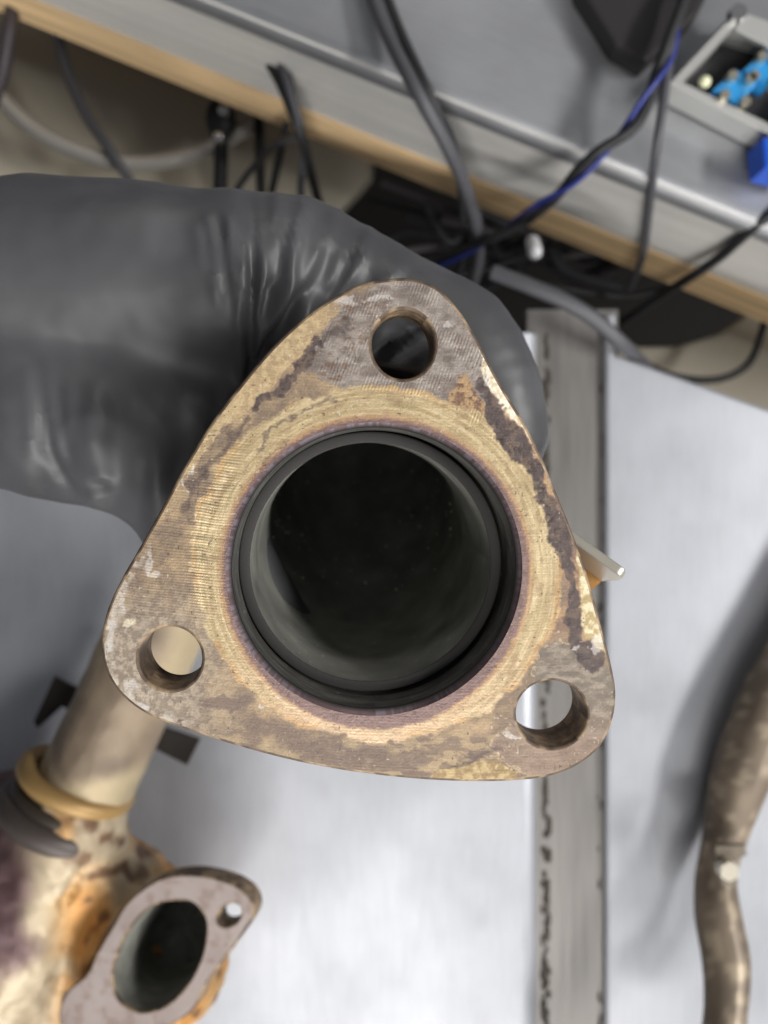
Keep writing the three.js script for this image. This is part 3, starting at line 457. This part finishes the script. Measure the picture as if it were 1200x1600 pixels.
  // oval port flange
  const fo = smooth([[175, 1448], [196, 1413], [245, 1375], [290, 1366], [332, 1371], [371, 1385], [393, 1406], [396, 1430], [381, 1457], [350, 1500], [318, 1545], [304, 1576], [272, 1600], [220, 1618], [170, 1630], [120, 1632], [96, 1612], [92, 1580], [104, 1550], [136, 1521], [150, 1490]], 90).map(loc);
  const sh = new THREE.Shape(fo); sh.holes.push(new THREE.Path(bore.slice().reverse()));
  const oval = (cx, cy, a, b, rot) => Array.from({ length: 28 }, (_, i) => { const t = -i / 28 * 6.2832, ex = a * Math.cos(t), ey = b * Math.sin(t); return loc([cx + ex * Math.cos(rot) - ey * Math.sin(rot), cy + ex * Math.sin(rot) + ey * Math.cos(rot)]); });
  sh.holes.push(new THREE.Path(oval(358, 1430, 21, 15, -0.7))); sh.holes.push(new THREE.Path(oval(122, 1562, 25, 18, -0.5)));
  const fg = new THREE.ExtrudeGeometry(sh, { depth: 0.0085, bevelEnabled: true, bevelSize: 0.0009, bevelThickness: 0.0009, bevelOffset: -0.0009, bevelSegments: 3 }); fg.translate(0, 0, -0.0095); fg.applyMatrix4(MP);
  const pm = texture(512, 512, (u, v) => { const k = fbm(u * 7, v * 7, 4), j = fbm(u * 26, v * 26, 3); let c = M3([166, 150, 145], [194, 182, 178], k); c = M3(c, [132, 108, 92], 0.3 * sm(0.5, 0.75, j)); return c; }); pm.repeat.set(10, 10);
  part('port_flange', fg, [new THREE.MeshStandardMaterial({ map: pm, roughness: 0.5, metalness: 0.3 }), sideM], root);
  { const inner = bore.map((v) => new THREE.Vector2(v.x, v.y)), n = inner.length, pp = [], ii = []; for (const [z, s] of [[-0.0012, 0.992], [-0.012, 0.985], [-0.022, 0.96], [-0.034, 0.92], [-0.045, 0.86], [-0.046, 0]]) for (const v of inner) { const q = clamp((-z - 0.012) / 0.044), k = q * q; pp.push(v.x * s - 0.016 * k, v.y * s - 0.012 * k, z); } /* the port curves away into the casting */ for (let a = 0; a < 5; a++) for (let i = 0; i < n; i++) { const j = (i + 1) % n; ii.push(a * n + i, a * n + j, (a + 1) * n + i, a * n + j, (a + 1) * n + j, (a + 1) * n + i); }
    const g = new THREE.BufferGeometry(); g.setAttribute('position', new THREE.Float32BufferAttribute(pp, 3)); g.setAttribute('uv', new THREE.Float32BufferAttribute(Array.from({ length: pp.length / 3 }, (_, i) => [(i % n) / n, Math.floor(i / n) * 0.12]).flat(), 2)); g.setIndex(ii); g.computeVertexNormals(); g.applyMatrix4(MP); part('port_lining', g, sootM, root); }
  { const rr = smooth([[356, 1406], [380, 1408], [388, 1426], [376, 1450], [352, 1462], [338, 1450]], 40); }
  // strap under the runner
  part('strap', slab([[84, 1058], [112, 1072], [240, 1132], [312, 1156], [292, 1196], [232, 1166], [96, 1104], [58, 1138], [52, 1128]], .385, .003, { bevel: 0.0004 }), std(0x2a2521, 0.6, 0.3), root);
}

// ------------------------------------------------------------------ bent steel pipe lying at the right
{
  const pts = [[1330, 860, .405], [1250, 1010, .405], [1196, 1110, .405], [1158, 1210, .4045], [1136, 1290, .403], [1119, 1370, .399], [1122, 1430, .392], [1134, 1500, .385], [1134, 1570, .377], [1124, 1660, .367], [1110, 1760, .355]].map((p) => P(...p));
  const curve = new THREE.CatmullRomCurve3(pts, false, 'centripetal'), n = 120;
  const root = thing('steel_pipe', 'bent brown steel pipe lying on the right steel sheet', 'pipe', V(tx(1150), 0, tz(1250)));
  const g = new THREE.TubeGeometry(curve, n, 0.0135, 28, false), pp = g.attributes.position;
  const c = []; for (let i = 0; i < pp.count; i++) { const ring = Math.floor(i / 29) / n, ce = curve.getPointAt(ring), s = mix(1.1, 0.72, sm(0.42, 0.62, ring)) + 0.14 * sm(0.6, 0.72, ring) * sm(0.86, 0.74, ring); const q = V(pp.getX(i), pp.getY(i), pp.getZ(i)).sub(ce).multiplyScalar(s).add(ce); pp.setXYZ(i, q.x, q.y, q.z); const k = n3(q.x * 90, q.y * 90, q.z * 90), j = n3(q.x * 240, q.y * 240, q.z * 240); c.push(...M3(M3([98, 88, 78], [138, 124, 108], k), [176, 162, 140], 0.6 * sm(0.6, 0.75, j)).map((w) => Math.pow(w / 255, 2.2))); }
  g.setAttribute('color', new THREE.Float32BufferAttribute(c, 3)); g.computeVertexNormals(); part('tube', g, new THREE.MeshStandardMaterial({ vertexColors: true, roughness: 0.5, metalness: 0.4 }), root);
  const tab = slab([[1118, 1322], [1164, 1320], [1168, 1336], [1152, 1344], [1150, 1384], [1130, 1386], [1118, 1350]], .380, .003, { bevel: 0.0005 }); part('mounting_tab', tab, std(0x6d6458, 0.5, 0.4), root);
  const nut = new THREE.CylinderGeometry(0.005, 0.005, 0.006, 6); nut.translate(...P(1136, 1358, .377).toArray()); part('nut', nut, std(0xd9d2c2, 0.3, 0.8), root);
}

renderer.render(scene, camera);
